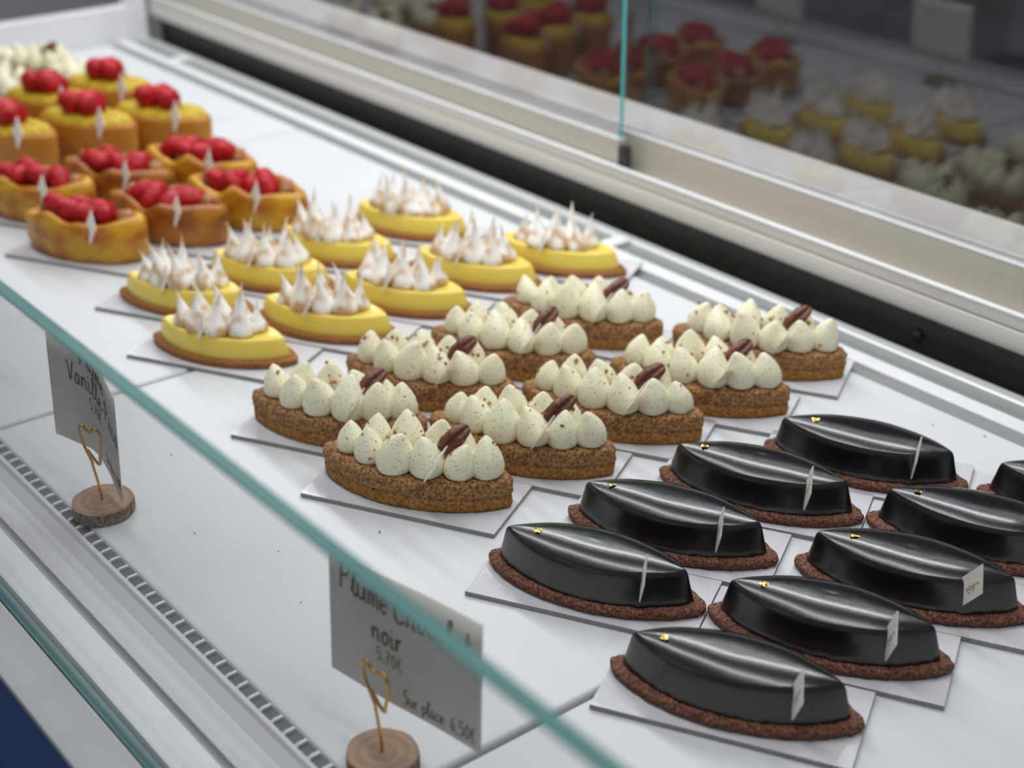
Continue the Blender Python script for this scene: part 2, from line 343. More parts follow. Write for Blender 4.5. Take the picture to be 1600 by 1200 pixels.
# ------------------------------------------------------------------ shared small pieces
def diamond_mesh(h, w_, t):
    v = []
    for y in (-t/2, t/2): v += [(0, y, -h/2), (w_/2, y, 0), (0, y, h/2), (-w_/2, y, 0)]
    f = [(0, 1, 2, 3), (7, 6, 5, 4)]+[(i, i+4, (i+1) % 4+4, (i+1) % 4) for i in range(4)]
    return mesh_of('chocolate_plaque', v, f, 'plaque', smooth=False)
PLAQUE = diamond_mesh(.0295, .0135, .0009)
def ribbon_strokes(strokes, width, place, name, m, sub=4):
    """strokes in plane units; place(x, y, lift) -> 3D point"""
    V, Fc = [], []
    for st in strokes:
        P = smooth_pts([(a, b_, 0) for a, b_ in st], sub) if len(st) > 2 else [Vector((a, b_, 0)) for a, b_ in st]
        n0 = len(V)
        for i, p in enumerate(P):
            d = P[min(i+1, len(P)-1)]-P[max(i-1, 0)]
            d = d.normalized() if d.length > 1e-9 else Vector((1, 0, 0)); nrm = Vector((-d.y, d.x, 0))*width/2
            a, c = p+nrm, p-nrm
            V += [place(a.x, a.y, 1.), place(c.x, c.y, 1.)]
        for i in range(len(P)-1):
            k = n0+2*i; Fc.append((k, k+1, k+3, k+2))
    return mesh_of(name, V, Fc, m, smooth=False)
EMB = [[(-.0024, -.0038), (-.0005, -.0034), (.0010, -.0012), (.0016, .0015), (.0022, .0036), (.0030, .0044), (.0036, .0034)],
       [(-.0010, -.0030), (-.0008, -.0008), (.0014, -.0006)], [(.0018, -.0030), (.0022, -.0010), (.0012, .0008), (-.0002, .0006)], [(-.0020, -.0046), (.0000, -.0050), (.0016, -.0044)]]
EMBLEM = ribbon_strokes(EMB, .00055, lambda x, y, l: (x*.85, -.00052, y), 'emblem', 'print')
def plaque(parent, loc, az, lean=0., scale=1., tilt=0., emblem=True, flip=False):
    """az: horizontal heading of the diamond's short axis, in the parent's frame"""
    p = link('chocolate_plaque', PLAQUE, parent, loc, (tilt, lean, az), (scale,)*3)
    p['label'] = 'thin white chocolate diamond plaque'
    if emblem: link('emblem', EMBLEM, p, rot=(0, 0, math.pi if flip else 0))
    return p
def nut_mesh(seed):
    V, Fc = [], []; L, W, T = .0122, .0054, .0036; ns, nf = 18, 26
    for i in range(ns+1):
        s = -1+2*i/ns; rr = max(1-abs(s)**2.3, 0)**.5
        for j in range(nf):
            a = 2*math.pi*j/nf; cy, sz = math.cos(a), math.sin(a)
            g = 1+.10*math.cos(a*9)+.04*math.sin(s*9+seed)
            y = W*rr*cy*g; z = T*rr*sz*g
            if sz > 0: z -= .0034*rr*math.exp(-(y/.0011)**2)
            V.append((L*s, y, z+.0016*(1-s*s)))
    for i in range(ns):
        for j in range(nf):
            k = (j+1) % nf; Fc.append((i*nf+j, i*nf+k, (i+1)*nf+k, (i+1)*nf+j))
    return mesh_of('pecan_half', V, Fc, 'pecan')
NUTS = [nut_mesh(i) for i in range(2)]
ICO = [(0, 0, 1), (.89, 0, .45), (.28, .85, .45), (-.72, .53, .45), (-.72, -.53, .45), (.28, -.85, .45), (.72, .53, -.45), (-.28, .85, -.45), (-.89, 0, -.45), (-.28, -.85, -.45), (.72, -.53, -.45), (0, 0, -1)]
ICF = [(0, 1, 2), (0, 2, 3), (0, 3, 4), (0, 4, 5), (0, 5, 1), (1, 6, 2), (2, 7, 3), (3, 8, 4), (4, 9, 5), (5, 10, 1), (6, 7, 2), (7, 8, 3), (8, 9, 4), (9, 10, 5), (10, 6, 1), (11, 7, 6), (11, 8, 7), (11, 9, 8), (11, 10, 9), (11, 6, 10)]
def crumb_mesh(name, pts, m, rnd):
    V, Fc = [], []
    for (x, y, z, r) in pts:
        n0 = len(V); sx, sy, sz = (r*rnd.uniform(.6, 1.3) for _ in range(3))
        for a in ICO: V.append((x+a[0]*sx*rnd.uniform(.8, 1.15), y+a[1]*sy*rnd.uniform(.8, 1.15), z+a[2]*sz))
        Fc += [tuple(n0+i for i in f) for f in ICF]
    return mesh_of(name, V, Fc, m, smooth=False)

# ------------------------------------------------------------------ dark chocolate plumes
def cocoa_base(seed):
    v, f = loft([(0, .0612, .0242, 1.4), (.0010, .0632, .0258, 1.4), (.0032, .0640, .0264, 1.4), (.0050, .0634, .0260, 1.4), (.0058, .0614, .0246, 1.4)], 150, [(.93, .0061), (.85, .0060), (.4, .0059), (0, .0059)], disp=.0008, dscale=300., seed=seed)
    return mesh_of('biscuit_base', v, f, 'cocoa')
def glaze_body(seed):
    E = 1.75; rnd = random.Random(seed); z0 = .0052
    lv = [(z0, .0566, .0226, 1.5), (z0+.0012, .0570, .0229, 1.5), (z0+.005, .0560, .0223, 1.55), (z0+.011, .0544, .0214, 1.6), (z0+.0165, .0531, .0206, E), (z0+.0186, .0522, .0200, E), (z0+.0198, .0508, .0191, E)]
    cap = [(t, z0+.0198+.0052*(1-t**2.8), 1+(E-1)*t**3) for t in (.98, .955, .93, .90, .87, .84, .80, .76, .72, .68, .63, .58, .53, .48, .42, .36, .30, .24, .18, .12, .06, 0)]
    v, f = loft(lv, 128, cap)
    o = Vector((seed*5.1, seed*2.3, 0)); V = []
    for p in v:
        p = Vector(p); t = (p.z-z0)/.02
        k = noise.noise(p*55+o)*.0005*min(1, max(0, t))
        if p.z < z0+.002: k += noise.noise(p*160+o)*.0006
        rr = Vector((p.x*.15, p.y, 0)); rr = rr.normalized() if rr.length > 1e-6 else Vector((0, 0, 1))
        V.append(p+rr*k)
    return mesh_of('chocolate_glaze', V, f, 'glaze')
CB = [cocoa_base(i) for i in range(3)]; GB = [glaze_body(i) for i in range(3)]
from mathutils.bvhtree import BVHTree
GBVH = [BVHTree.FromPolygons([v.co[:] for v in me.vertices], [tuple(p.vertices) for p in me.polygons]) for me in GB]
def gold_mesh(seed):
    rnd = random.Random(seed); V, Fc = [], []
    for k in range(5):
        a = rnd.uniform(0, 6.28); d = rnd.uniform(0, .0016); c = Vector((d*math.cos(a), d*math.sin(a), .0002)); n0 = len(V); V.append(c+Vector((0, 0, .0006)))
        for i in range(7):
            t = i/7*6.283; r = rnd.uniform(.0008, .0020); V.append(c+Vector((r*math.cos(t), r*.8*math.sin(t), rnd.uniform(-.0003, .0009))))
        Fc += [(n0, n0+1+i, n0+1+(i+1) % 7) for i in range(7)]
    return mesh_of('gold_leaf', V, Fc, 'gold', smooth=False)
GOLD = [gold_mesh(i) for i in range(4)]
def plume(cx, cy, ang, face, label, idx):
    t = empty('chocolate_plume', (cx*S, cy*S, BT+.0003), ang); tag(t, label, 'cake', 'black glazed chocolate plume cakes')
    link('biscuit_base', CB[idx % 3], t); link('chocolate_glaze', GB[idx % 3], t)
    gx, gy = -.0355+.002*(idx % 3), -.0035
    gl = link('gold_leaf', GOLD[idx % 4], t, (gx, gy, GBVH[idx % 3].ray_cast(Vector((gx, gy, .1)), Vector((0, 0, -1)))[0].z+.0001), (.1, -.15, idx*1.7)); gl['label'] = 'flake of gold leaf'
    az = math.atan2(-cy, -cx)-ang
    plaque(t, (.0340, -.0165, .0245), az+face-.06, lean=.22 if face > .9 else 0., tilt=-.10)
    return t
PL = [(-.8545, .961, 30.5, 22, 'dark chocolate plume cake nearest the camera, at the bottom edge'),
      (-.8595, 1.1105, 30, 24, 'dark chocolate plume cake right behind the bottom one, gold flake flat and wide'),
      (-.8650, 1.257, 28, 54, 'dark chocolate plume cake whose plaque is turned fully to the viewer'),
      (-.8760, 1.400, 28, 20, 'dark chocolate plume cake cut by the right edge, beside the rearmost whole one'),
      (-.8310, 1.561, 28, 20, 'dark chocolate plume cake mostly outside the right edge, only its tip showing'),
      (-1.1000, .984, 28.5, 4, 'dark chocolate plume cake behind the price card, front-most of the left row'),
      (-1.1190, 1.123, 28, 8, 'second dark chocolate plume cake of the left row, from the glass'),
      (-1.1190, 1.277, 27, 14, 'third dark chocolate plume cake of the left row, from the glass'),
      (-1.0850, 1.439, 28, 3, 'rearmost dark chocolate plume cake, before the bare white deck')]
BL = ['nearest dark chocolate plume', 'second plume of the right-hand row', 'plume whose plaque faces the viewer', 'plume cut by the right edge', 'plume mostly outside the right edge',
      'plume behind the price card', 'second plume of the left row', 'third plume of the left row', 'rearmost dark chocolate plume']
for i, (cx, cy, a, fc, lab) in enumerate(PL):
    board(cx, cy, UA, 'white glossy cake board under the '+BL[i])
    plume(cx, cy, R_(a-2.2), R_(fc), lab, i)

# ------------------------------------------------------------------ pecan tarts with piped vanilla cream
def crust_mesh(seed):
    v, f = loft([(0, .0600, .0232, 1.5), (.0008, .0612, .0241, 1.5), (.004, .0616, .0244, 1.5), (.0085, .0617, .0245, 1.5), (.0092, .0608, .024, 1.5)], 140, [(.6, .0092), (0, .0092)], disp=.0007, dscale=330., seed=seed)
    return mesh_of('tart_crust', v, f, 'tart')
def sponge_mesh(seed):
    v, f = loft([(.0085, .0606, .0238, 1.5), (.0105, .0622, .0249, 1.5), (.0145, .0625, .0251, 1.5), (.018, .0622, .0248, 1.5), (.0198, .0610, .0240, 1.5)], 150, [(.95, .0204), (.88, .0205), (.8, .0203), (.7, .0205), (.6, .0203), (.5, .0204), (.35, .0205), (.2, .0204), (0, .0204)], disp=.0010, dscale=300., seed=seed+5)
    return mesh_of('nut_sponge', v, f, 'tart')
CR = [crust_mesh(i) for i in range(3)]; SPM = [sponge_mesh(i) for i in range(3)]
def dollop_mesh(seed):
    rnd = random.Random(seed)
    prof = [(0, .62), (.03, .82), (.09, .95), (.18, 1.0), (.30, 1.0), (.43, .95), (.56, .85), (.68, .70), (.78, .54), (.86, .40), (.925, .27), (.97, .15), (.992, .07), (1.0, .015)]
    prof = [(z, r) for z, r in prof]
    v, f = lathe(prof, 26, (rnd.uniform(-.35, .35), rnd.uniform(-.35, .35)))
    o = Vector((seed*4.4, 0, seed)); V = []
    for p in v:
        p = Vector(p); k = noise.noise(p*1.6+o)*.07*(1-.3*p.z)+noise.noise(p*5+o)*.015
        V.append((p.x*(1+k)*.0112, p.y*(1+k)*.0112, p.z*.0255))
    return mesh_of('cream_dollop', V, f, 'vanilla')
DOL = [dollop_mesh(i) for i in range(6)]
FRONT = [(-.0425, -.0015, .80), (-.0262, -.0090, .88), (-.0068, -.0135, 1.02), (.0132, -.0128, .98), (.0310, -.0085, .92), (.0458, -.0008, .88)]
BACK = [(-.0290, .0078, .82), (-.0100, .0108, .92), (.0095, .0112, .90), (.0275, .0088, .88)]
def pecan_tart(cx, cy, ang, label, idx, base=True, with_plaque=True):
    rnd = random.Random(100+idx)
    t = empty('pecan_tart', (cx*S, cy*S, BT+.0003 if base else .0004), ang); tag(t, label, 'tart', 'pecan tarts piped with vanilla cream')
    link('tart_crust', CR[idx % 3], t); link('nut_sponge', SPM[(idx+1) % 3], t)
    heads = []
    for (x, y, s) in FRONT+BACK:
        s2 = s*rnd.uniform(.94, 1.06); h2 = s2*rnd.uniform(.92, 1.06)
        x += rnd.uniform(-.0008, .0008); y += rnd.uniform(-.0006, .0006)
        link('cream_dollop', DOL[rnd.randrange(6)], t, (x, y, .0198), (rnd.uniform(-.06, .06), rnd.uniform(-.06, .06), rnd.uniform(0, 6.28)), (s2, s2, h2)); heads.append((x, y, s2, h2))
    n1 = link('pecan_half', NUTS[idx % 2], t, (.0262, -.0030, .0405), (0.95+rnd.uniform(-.15, .15), R_(-34)+rnd.uniform(-.1, .1), R_(44)+rnd.uniform(-.2, .2)))
    n1['label'] = 'glossy brown pecan half'
    pts = []
    for k in range(60):
        x, y, s2, h2 = rnd.choice(heads); a = rnd.uniform(.2, 2.9) if k % 3 else rnd.uniform(3.3, 6.1); zz = rnd.uniform(.25, .95)
        rr = .0106*s2*min(1, (1-zz)*1.75)**.62
        pts.append((x+rr*math.cos(a), y+rr*math.sin(a), .0198+.0245*h2*zz, rnd.choice((.0004, .0006, .0008, .0011, .0015))))
    for k in range(16):
        pts.append((rnd.uniform(-.035, .038), rnd.uniform(-.004, .006), .029+rnd.uniform(0, .010), rnd.uniform(.0010, .0018)))
    o = link('nut_crumbs', crumb_mesh('nut_crumbs', pts, 'crumbs', rnd), t); o['kind'] = 'stuff'
    if with_plaque:
        az = math.atan2(-cy, -cx)-ang
        plaque(t, (.0232, -.0235, .0340), az+R_(-15+rnd.uniform(-3, 5)), tilt=R_(-30), scale=.98)
    return t
PT = [(-1.4105, .952, 31, 'pecan tart nearest the camera, whole front side in view', 'nearest pecan tart'),
      (-1.3920, 1.109, 30, 'second pecan tart of the right-hand row, behind the nearest one', 'second pecan tart of the right-hand row'),
      (-1.3880, 1.265, 29.5, 'third pecan tart of the right-hand row, beside the dark plumes', 'third pecan tart of the right-hand row'),
      (-1.3680, 1.414, 29.5, 'fourth pecan tart of the right-hand row, before the last one', 'fourth pecan tart of the right-hand row'),
      (-1.3960, 1.566, 29.5, 'rearmost pecan tart of the right-hand row, beside the metal track', 'rearmost pecan tart of the right-hand row'),
      (-1.6080, .960, 32, 'left-most pecan tart, standing before a yellow meringue tart', 'left-most pecan tart'),
      (-1.6180, 1.120, 30, 'second pecan tart of the left row, between others and the yellow tarts', 'second pecan tart of the left row'),
      (-1.6220, 1.275, 29.5, 'third pecan tart of the left row, its cream tall and close set', 'third pecan tart of the left row'),
      (-1.6420, 1.430, 29.5, 'rearmost pecan tart of the left row, before the back yellow tart', 'rearmost pecan tart of the left row')]
for i, (cx, cy, a, lab, bl) in enumerate(PT):
    board(cx, cy, UA, 'white glossy cake board under the '+bl)
    pecan_tart(cx, cy, R_(a), lab, i)
FAR = [(-3.41, 1.25, 'blurred cream-topped tart in the far corner, nearest the berry cakes'), (-3.405, 1.405, 'blurred cream-topped tart in the far corner, closest to the rear track'),
       (-3.645, 1.215, 'blurred cream-topped tart in the far corner at the left edge'), (-3.64, 1.37, 'blurred cream-topped tart in the far corner, rearmost against the end panel')]
for i, (cx, cy, lab) in enumerate(FAR):
    pecan_tart(cx, cy, UA, lab, 20+i, base=False, with_plaque=False)

# ------------------------------------------------------------------ lemon tarts with toasted meringue
v, f = loft([(0, .0582, .0248, 1.35), (.001, .0598, .0259, 1.35), (.004, .0602, .0262, 1.35), (.0052, .0592, .0255, 1.35)], 96, [(.7, .0054), (0, .0054)], disp=.0002, dscale=300.)
LBASE = mesh_of('biscuit_base', v, f, 'biscuit')
v, f = loft([(.0050, .0533, .0226, 1.45), (.0058, .0538, .0229, 1.45), (.012, .0526, .0220, 1.5), (.0170, .0510, .0208, 1.55), (.0190, .0499, .0200, 1.55), (.0198, .0484, .0190, 1.55)], 112, [(.95, .0197), (.88, .0190), (.7, .0184), (.4, .0182), (0, .0182)])
LBODY = mesh_of('lemon_mousse', v, f, 'lemon')
def kiss_mesh(seed):
    rnd = random.Random(seed+50)
    prof = [(0, .70), (.03, .92), (.09, 1.0), (.17, .96), (.27, .80), (.38, .58), (.50, .40), (.62, .265), (.74, .165), (.85, .095), (.94, .05), (1.0, .012)]
    v, f = lathe(prof, 22, (rnd.uniform(-.55, .55), rnd.uniform(-.55, .55)))
    V = []
    o = Vector((seed*2.2, seed, 0))
    for p in v:
        p = Vector(p); k = noise.noise(p*2+o)*.08
        V.append((p.x*(1+k)*.0093, p.y*(1+k)*.0093, p.z*.0315))
    return mesh_of('meringue_kiss', V, f, 'meringue')
KISS = [kiss_mesh(i) for i in range(7)]
KF = [(-.0270, -.0040, .95), (-.0115, -.0095, 1.05), (.0055, -.0098, 1.05), (.0220, -.0065, 1.0)]
KB = [(-.0210, .0085, 1.0), (-.0050, .0095, 1.0), (.0120, .0085, 1.0), (.0280, .0055, .9)]
def lemon_tart(cx, cy, ang, label, idx):
    rnd = random.Random(300+idx)
    t = empty('lemon_tart', (cx*S, cy*S, BT+.0003), ang); tag(t, label, 'tart', 'yellow lemon tarts with toasted meringue')
    link('biscuit_base', LBASE, t); link('lemon_mousse', LBODY, t)
    for (x, y, s) in KF+KB:
        s2 = s*rnd.uniform(.92, 1.08)
        link('meringue_kiss', KISS[rnd.randrange(7)], t, (x-.002+rnd.uniform(-.001, .001), y+rnd.uniform(-.001, .001), .0184), (rnd.uniform(-.08, .08), rnd.uniform(-.08, .08), rnd.uniform(0, 6.28)), (s2, s2, s2*rnd.uniform(.85, 1.15)))
    az = math.atan2(-cy, -cx)-ang
    plaque(t, (-.0045, -.0190, .0275), az+R_(16), tilt=R_(-16), scale=.80)
    return t
LT = [(-1.938, .962, 29.5, 'yellow lemon meringue tart nearest the camera, left of the pecan tarts', 'nearest lemon tart'),
      (-1.912, 1.130, 30, 'second yellow lemon tart of the right-hand row', 'second lemon tart of the right-hand row'),
      (-1.915, 1.282, 29, 'third yellow lemon tart of the right-hand row, mid group', 'third lemon tart of the right-hand row'),
      (-1.930, 1.437, 28, 'fourth yellow lemon tart of the right-hand row, behind mid group', 'fourth lemon tart of the right-hand row'),
      (-1.890, 1.588, 27, 'rearmost right yellow lemon tart, closest to the rear track', 'rearmost right lemon tart'),
      (-2.140, 1.002, 30, 'left-most yellow lemon tart, beside the brioche with raspberries', 'left-most lemon tart'),
      (-2.140, 1.160, 29.5, 'second yellow lemon tart of the left row', 'second lemon tart of the left row'),
      (-2.165, 1.310, 29, 'third yellow lemon tart of the left row, before the rearmost', 'third lemon tart of the left row'),
      (-2.190, 1.487, 27, 'rearmost left yellow lemon tart, standing apart on bare deck', 'rearmost left lemon tart')]
for i, (cx, cy, a, lab, bl) in enumerate(LT):
    board(cx, cy, UA, 'white glossy cake board under the '+bl)
    lemon_tart(cx, cy, R_(a), lab, i)

# ------------------------------------------------------------------ raspberries
def berry_mesh(seed):
    V, Fc = [], []; ns, nf = 22, 30
    for i in range(ns+1):
        ph = math.pi*i/ns
        for j in range(nf):
            a = 2*math.pi*j/nf
            d = Vector((math.sin(ph)*math.cos(a), math.sin(ph)*math.sin(a), math.cos(ph)))
            k = 1+.10*abs(math.sin(a*4+(i//3 % 2)*.4))*abs(math.sin(ph*6))
            V.append((d.x*k*.0085, d.y*k*.0085, d.z*k*.0105))
    for i in range(ns):
        for j in range(nf):
            k = (j+1) % nf; Fc.append((i*nf+j, (i+1)*nf+j, (i+1)*nf+k, i*nf+k))
    return mesh_of('raspberry', V, Fc, 'raspberry')
BERRY = berry_mesh(0)
# ------------------------------------------------------------------ brioche boats with raspberries
def brioche_mesh(seed, m):
    h = .034
    V, Fc = loft([(0, .0520, .0225, 1.15), (.002, .0560, .0250, 1.15), (.010, .0585, .0268, 1.15), (.022, .0592, .0272, 1.15), (.031, .0585, .0266, 1.15), (h, .0560, .0248, 1.15), (h+.0012, .0520, .0220, 1.15)], 96,
               [(.90, h-.002), (.8, h-.007), (.6, h-.009), (.3, h-.009), (0, h-.009)])
    o = Vector((seed*3.1, seed*1.7, 0)); W = []
    for p in V:
        p = Vector(p); a = math.atan2(p.y, p.x)
        t = max(0, min(1, (p.z-.012)/.024))
        dz = (.0028*math.sin(3*a+seed*1.9)+.0022*math.sin(5*a+seed))*t
        k = 1+noise.noise(p*60+o)*.05
        W.append((p.x*k, p.y*k, p.z+dz))
    return mesh_of('brioche_shell', W, Fc, m)
BRI = [brioche_mesh(1, 'brioche'), brioche_mesh(2, 'brioche_dark'), brioche_mesh(3, 'brioche')]
def lump_mesh(seed):
    V = []; Fc = []; ns, nf = 10, 14
    for i in range(ns+1):
        ph = math.pi*i/ns
        for j in range(nf):
            a = 2*math.pi*j/nf; d = Vector((math.sin(ph)*math.cos(a), math.sin(ph)*math.sin(a), math.cos(ph)))
            V.append(d*(.0080*(1+.35*noise.noise(d*1.4+Vector((seed*4, 0, 0))))))
    for i in range(ns):
        for j in range(nf):
            k = (j+1) % nf; Fc.append((i*nf+j, (i+1)*nf+j, (i+1)*nf+k, i*nf+k))
    return mesh_of('roasted_nut', V, Fc, 'praline')
LUMP = [lump_mesh(i) for i in range(3)]
def brioche(cx, cy, ang, label, idx, kind):
    rnd = random.Random(500+idx)
    t = empty('raspberry_brioche', (cx*S, cy*S, BT+.0003), ang); tag(t, label, 'brioche', 'baked boats filled with raspberries')
    link('brioche_shell', BRI[kind], t)
    for (x, y) in ((-.026, -.002), (-.009, -.007), (.008, -.004), (.023, -.001), (-.014, .009), (.012, .010)):
        link('raspberry', BERRY, t, (x+rnd.uniform(-.002, .002), y, .0345+rnd.uniform(-.001, .004)), (rnd.uniform(.9, 1.6), rnd.uniform(-.4, .4), rnd.uniform(0, 6.28)), (1.05, 1.05, 1.3))
    for (x, y) in ((-.038, .004), (.037, .005), (.0, .013)):
        link('roasted_nut', LUMP[rnd.randrange(3)], t, (x, y, .033), (rnd.uniform(0, 3), rnd.uniform(0, 3), 0), (1, 1, .9))
    az = math.atan2(-cy, -cx)-ang
    plaque(t, (.0230, -.0235, .0330), az+R_(35), tilt=R_(-10), scale=.95, emblem=False)
    return t
BR = [(-2.462, .978, 0, 'raspberry brioche boat nearest the front glass, golden and whole in view', 'nearest raspberry brioche'),
      (-2.442, 1.130, 1, 'darker baked raspberry brioche boat in the middle of the front row', 'darker raspberry brioche of the front row'),
      (-2.420, 1.278, 2, 'raspberry brioche boat at the rear end of the front row, beside lemon tarts', 'rear raspberry brioche of the front row'),
      (-2.700, .990, 0, 'raspberry brioche boat cut by the left edge', 'raspberry brioche cut by the left edge'),
      (-2.680, 1.145, 1, 'raspberry brioche boat in the second row, upright plaque beside a tall cake', 'middle raspberry brioche of the second row'),
      (-2.640, 1.300, 2, 'rearmost raspberry brioche boat, before the bare deck', 'rearmost raspberry brioche')]
for i, (cx, cy, k, lab, bl) in enumerate(BR):
    board(cx, cy, UA, 'white glossy cake board under the '+bl)
    brioche(cx, cy, UA, lab, i, k)
# ------------------------------------------------------------------ tall pistachio cakes with raspberries
v, f = loft([(0, .0500, .0225, 1.15), (.002, .0520, .0240, 1.15), (.030, .0540, .0252, 1.15), (.043, .0545, .0256, 1.15), (.0465, .0535, .025, 1.15), (.0478, .0515, .0238, 1.15)], 90, [(.8, .0480), (0, .0480)])
CAKE = mesh_of('cake_body', v, f, 'caramel')
v, f = loft([(.0460, .0512, .0236, 1.15), (.0490, .0500, .0228, 1.15), (.0515, .0470, .0210, 1.15)], 90, [(.9, .0525), (.8, .053), (.7, .0535), (.6, .054), (.5, .054), (.4, .0545), (.25, .0545), (.1, .0545), (0, .0545)], disp=.0016, dscale=260., seed=4)
PISTA = mesh_of('pistachio_topping', v, f, 'pistachio')
def tall_cake(cx, cy, ang, label, idx):
    rnd = random.Random(700+idx)
    t = empty('pistachio_cake', (cx*S, cy*S, .0004), ang); tag(t, label, 'cake', 'tall pistachio cakes with raspberries')
    link('cake_body', CAKE, t); o = link('pistachio_topping', PISTA, t)
    for (x, y, rx) in ((-.012, -.005, .9), (.009, -.003, 1.2), (-.003, .006, 1.4)):
        link('raspberry', BERRY, t, (x+rnd.uniform(-.003, .003), y, .0620), (rx, rnd.uniform(-.5, .5), rnd.uniform(-.6, .6)), (1.3, 1.3, 1.55))
    az = math.atan2(-cy, -cx)-ang
    plaque(t, (.0290, -.0210, .0510), az+R_(35), tilt=R_(-8), scale=1.05, emblem=False)
    return t
TC = [(-2.975, 1.045, 'tall pistachio raspberry cake cut by the left edge, nearest of them'), (-2.935, 1.200, 'tall pistachio raspberry cake in the middle of the front row'),
      (-2.880, 1.340, 'tall pistachio raspberry cake at the right end, beside the bare deck'), (-3.135, 1.205, 'tall pistachio raspberry cake in the back row at left'),
      (-3.150, 1.350, 'rearmost tall pistachio raspberry cake, before the far cream tarts'), (-3.190, 1.050, 'tall pistachio raspberry cake just outside the left edge, only a berry showing')]
for i, (cx, cy, lab) in enumerate(TC): tall_cake(cx, cy, R_(30), lab, i)

# ------------------------------------------------------------------ handwritten price cards
GL = {
 'P': ['.1,0 .12,.5 .16,1', '.0,.82 .2,1.05 .48,.98 .5,.72 .32,.52 .14,.5'], 'l': ['0,.1 .16,.5 .26,.92 .17,1 .1,.7 .1,.15 .2,0 .3,.1'], 'u': ['0,.5 .02,.12 .15,0 .3,.15 .35,.5 .36,.1 .45,0'],
 'm': ['0,.5 .03,0 .05,.3 .15,.5 .22,.4 .23,0 .26,.3 .37,.5 .45,.4 .46,.05 .53,0'], 'e': ['0,.25 .25,.28 .28,.42 .15,.5 .03,.35 .03,.12 .15,0 .32,.08'],
 'C': ['.45,.9 .3,1.02 .1,.8 .05,.4 .15,.05 .35,0 .5,.12'], 'h': ['.05,1 .05,.5 .05,0 .08,.3 .2,.5 .32,.42 .33,.05 .42,0'], 'o': ['.18,.5 .05,.4 .03,.15 .15,0 .3,.12 .3,.38 .18,.5 .34,.48'],
 'c': ['.3,.42 .18,.5 .04,.35 .05,.1 .18,0 .33,.08'], 'a': ['.3,.42 .15,.5 .03,.3 .05,.08 .17,0 .3,.2 .32,.48 .33,.08 .42,0'], 't': ['.12,.9 .12,.5 .12,.12 .22,0 .34,.08', '0,.6 .3,.62'],
 'n': ['0,.5 .03,0 .06,.32 .18,.5 .3,.4 .31,.05 .4,0'], 'i': ['.05,.5 .06,.1 .15,0 .22,.08', '.05,.7 .08,.76'], 'r': ['0,.5 .04,0 .06,.3 .15,.48 .28,.48'],
 'S': ['.42,.92 .25,1.02 .08,.85 .15,.6 .36,.45 .42,.2 .25,0 .05,.1'], 'p': ['.02,.5 .05,0 .06,-.4', '.05,.35 .2,.5 .33,.38 .3,.1 .15,0 .06,.1'], 'V': ['0,.95 .12,.5 .2,0 .35,.5 .45,.98'],
 'é': ['0,.25 .25,.28 .28,.42 .15,.5 .03,.35 .03,.12 .15,0 .32,.08', '.15,.62 .26,.78'], '-': ['.02,.3 .25,.3'], ',': ['.08,.08 .03,-.14'], ':': ['.05,.08 .07,.12', '.05,.38 .07,.42'],
 '5': ['.4,.95 .1,.95 .07,.55 .25,.6 .4,.4 .35,.1 .2,0 .05,.08'], '7': ['.02,.92 .4,.95 .25,.5 .15,0', '.1,.5 .36,.5'], '0': ['.2,.95 .05,.7 .05,.25 .2,0 .36,.25 .36,.7 .2,.95'], '6': ['.35,.95 .15,.75 .05,.35 .12,.05 .3,.05 .36,.3 .22,.45 .08,.3'],
 '€': ['.42,.85 .25,.95 .1,.7 .1,.25 .25,0 .42,.1', '0,.58 .3,.6', '0,.38 .28,.4']}
ADV = {' ': .35, ',': .26, ':': .26, 'i': .32, 'l': .34, 'm': .62}
def text_strokes(txt, x, y, size, slope=0., sx=1.):
    out = []; px = x
    for ch in txt:
        if ch in GL:
            for st in GL[ch]:
                pts = [tuple(float(k) for k in q.split(',')) for q in st.split()]
                out.append([(px+a*size*sx, y+b_*size+slope*(px+a*size*sx-x)) for a, b_ in pts]); mxw = 0
            wd = max(float(q.split(',')[0]) for st in GL[ch] for q in st.split())
        px += ADV.get(ch, wd+(.17 if ch.isdigit() else .11) if ch in GL else .3)*size*sx
    return out
class Card:
    def __init__(self, bottom, up, height):
        self.P = smooth_pts(bottom, 8); self.up = Vector(up).normalized(); self.h = height
        self.cum = [0]
        for a, b_ in zip(self.P, self.P[1:]): self.cum.append(self.cum[-1]+(b_-a).length)
        self.L = self.cum[-1]
    def at(self, s, t, lift=0.):
        s = max(0, min(self.L, s)); i = 0
        while i < len(self.cum)-2 and self.cum[i+1] < s: i += 1
        k = (s-self.cum[i])/(self.cum[i+1]-self.cum[i]); p = self.P[i].lerp(self.P[i+1], k)
        d = (self.P[i+1]-self.P[i]).normalized(); nrm = d.cross(self.up).normalized()      # towards the viewer
        return p+self.up*t+nrm*lift
    def build(self, name, th=.0004):
        V, Fc = [], []; n = 41; mrow = 6
        for side in (th/2, -th/2):
            for j in range(mrow):
                for i in range(n): V.append(self.at(self.L*i/(n-1), self.h*j/(mrow-1), side))
        q = n*mrow
        for j in range(mrow-1):
            for i in range(n-1):
                a = j*n+i; Fc.append((a, a+1, a+n+1, a+n)); Fc.append((q+a, q+a+n, q+a+n+1, q+a+1))
        for i in range(n-1):
            Fc.append((i, q+i, q+i+1, i+1)); a = (mrow-1)*n+i; Fc.append((a, a+1, q+a+1, q+a))
        for j in range(mrow-1):
            a = j*n; Fc.append((a, a+n, q+a+n, q+a)); a = j*n+n-1; Fc.append((a, q+a, q+a+n, a+n))
        return V, Fc
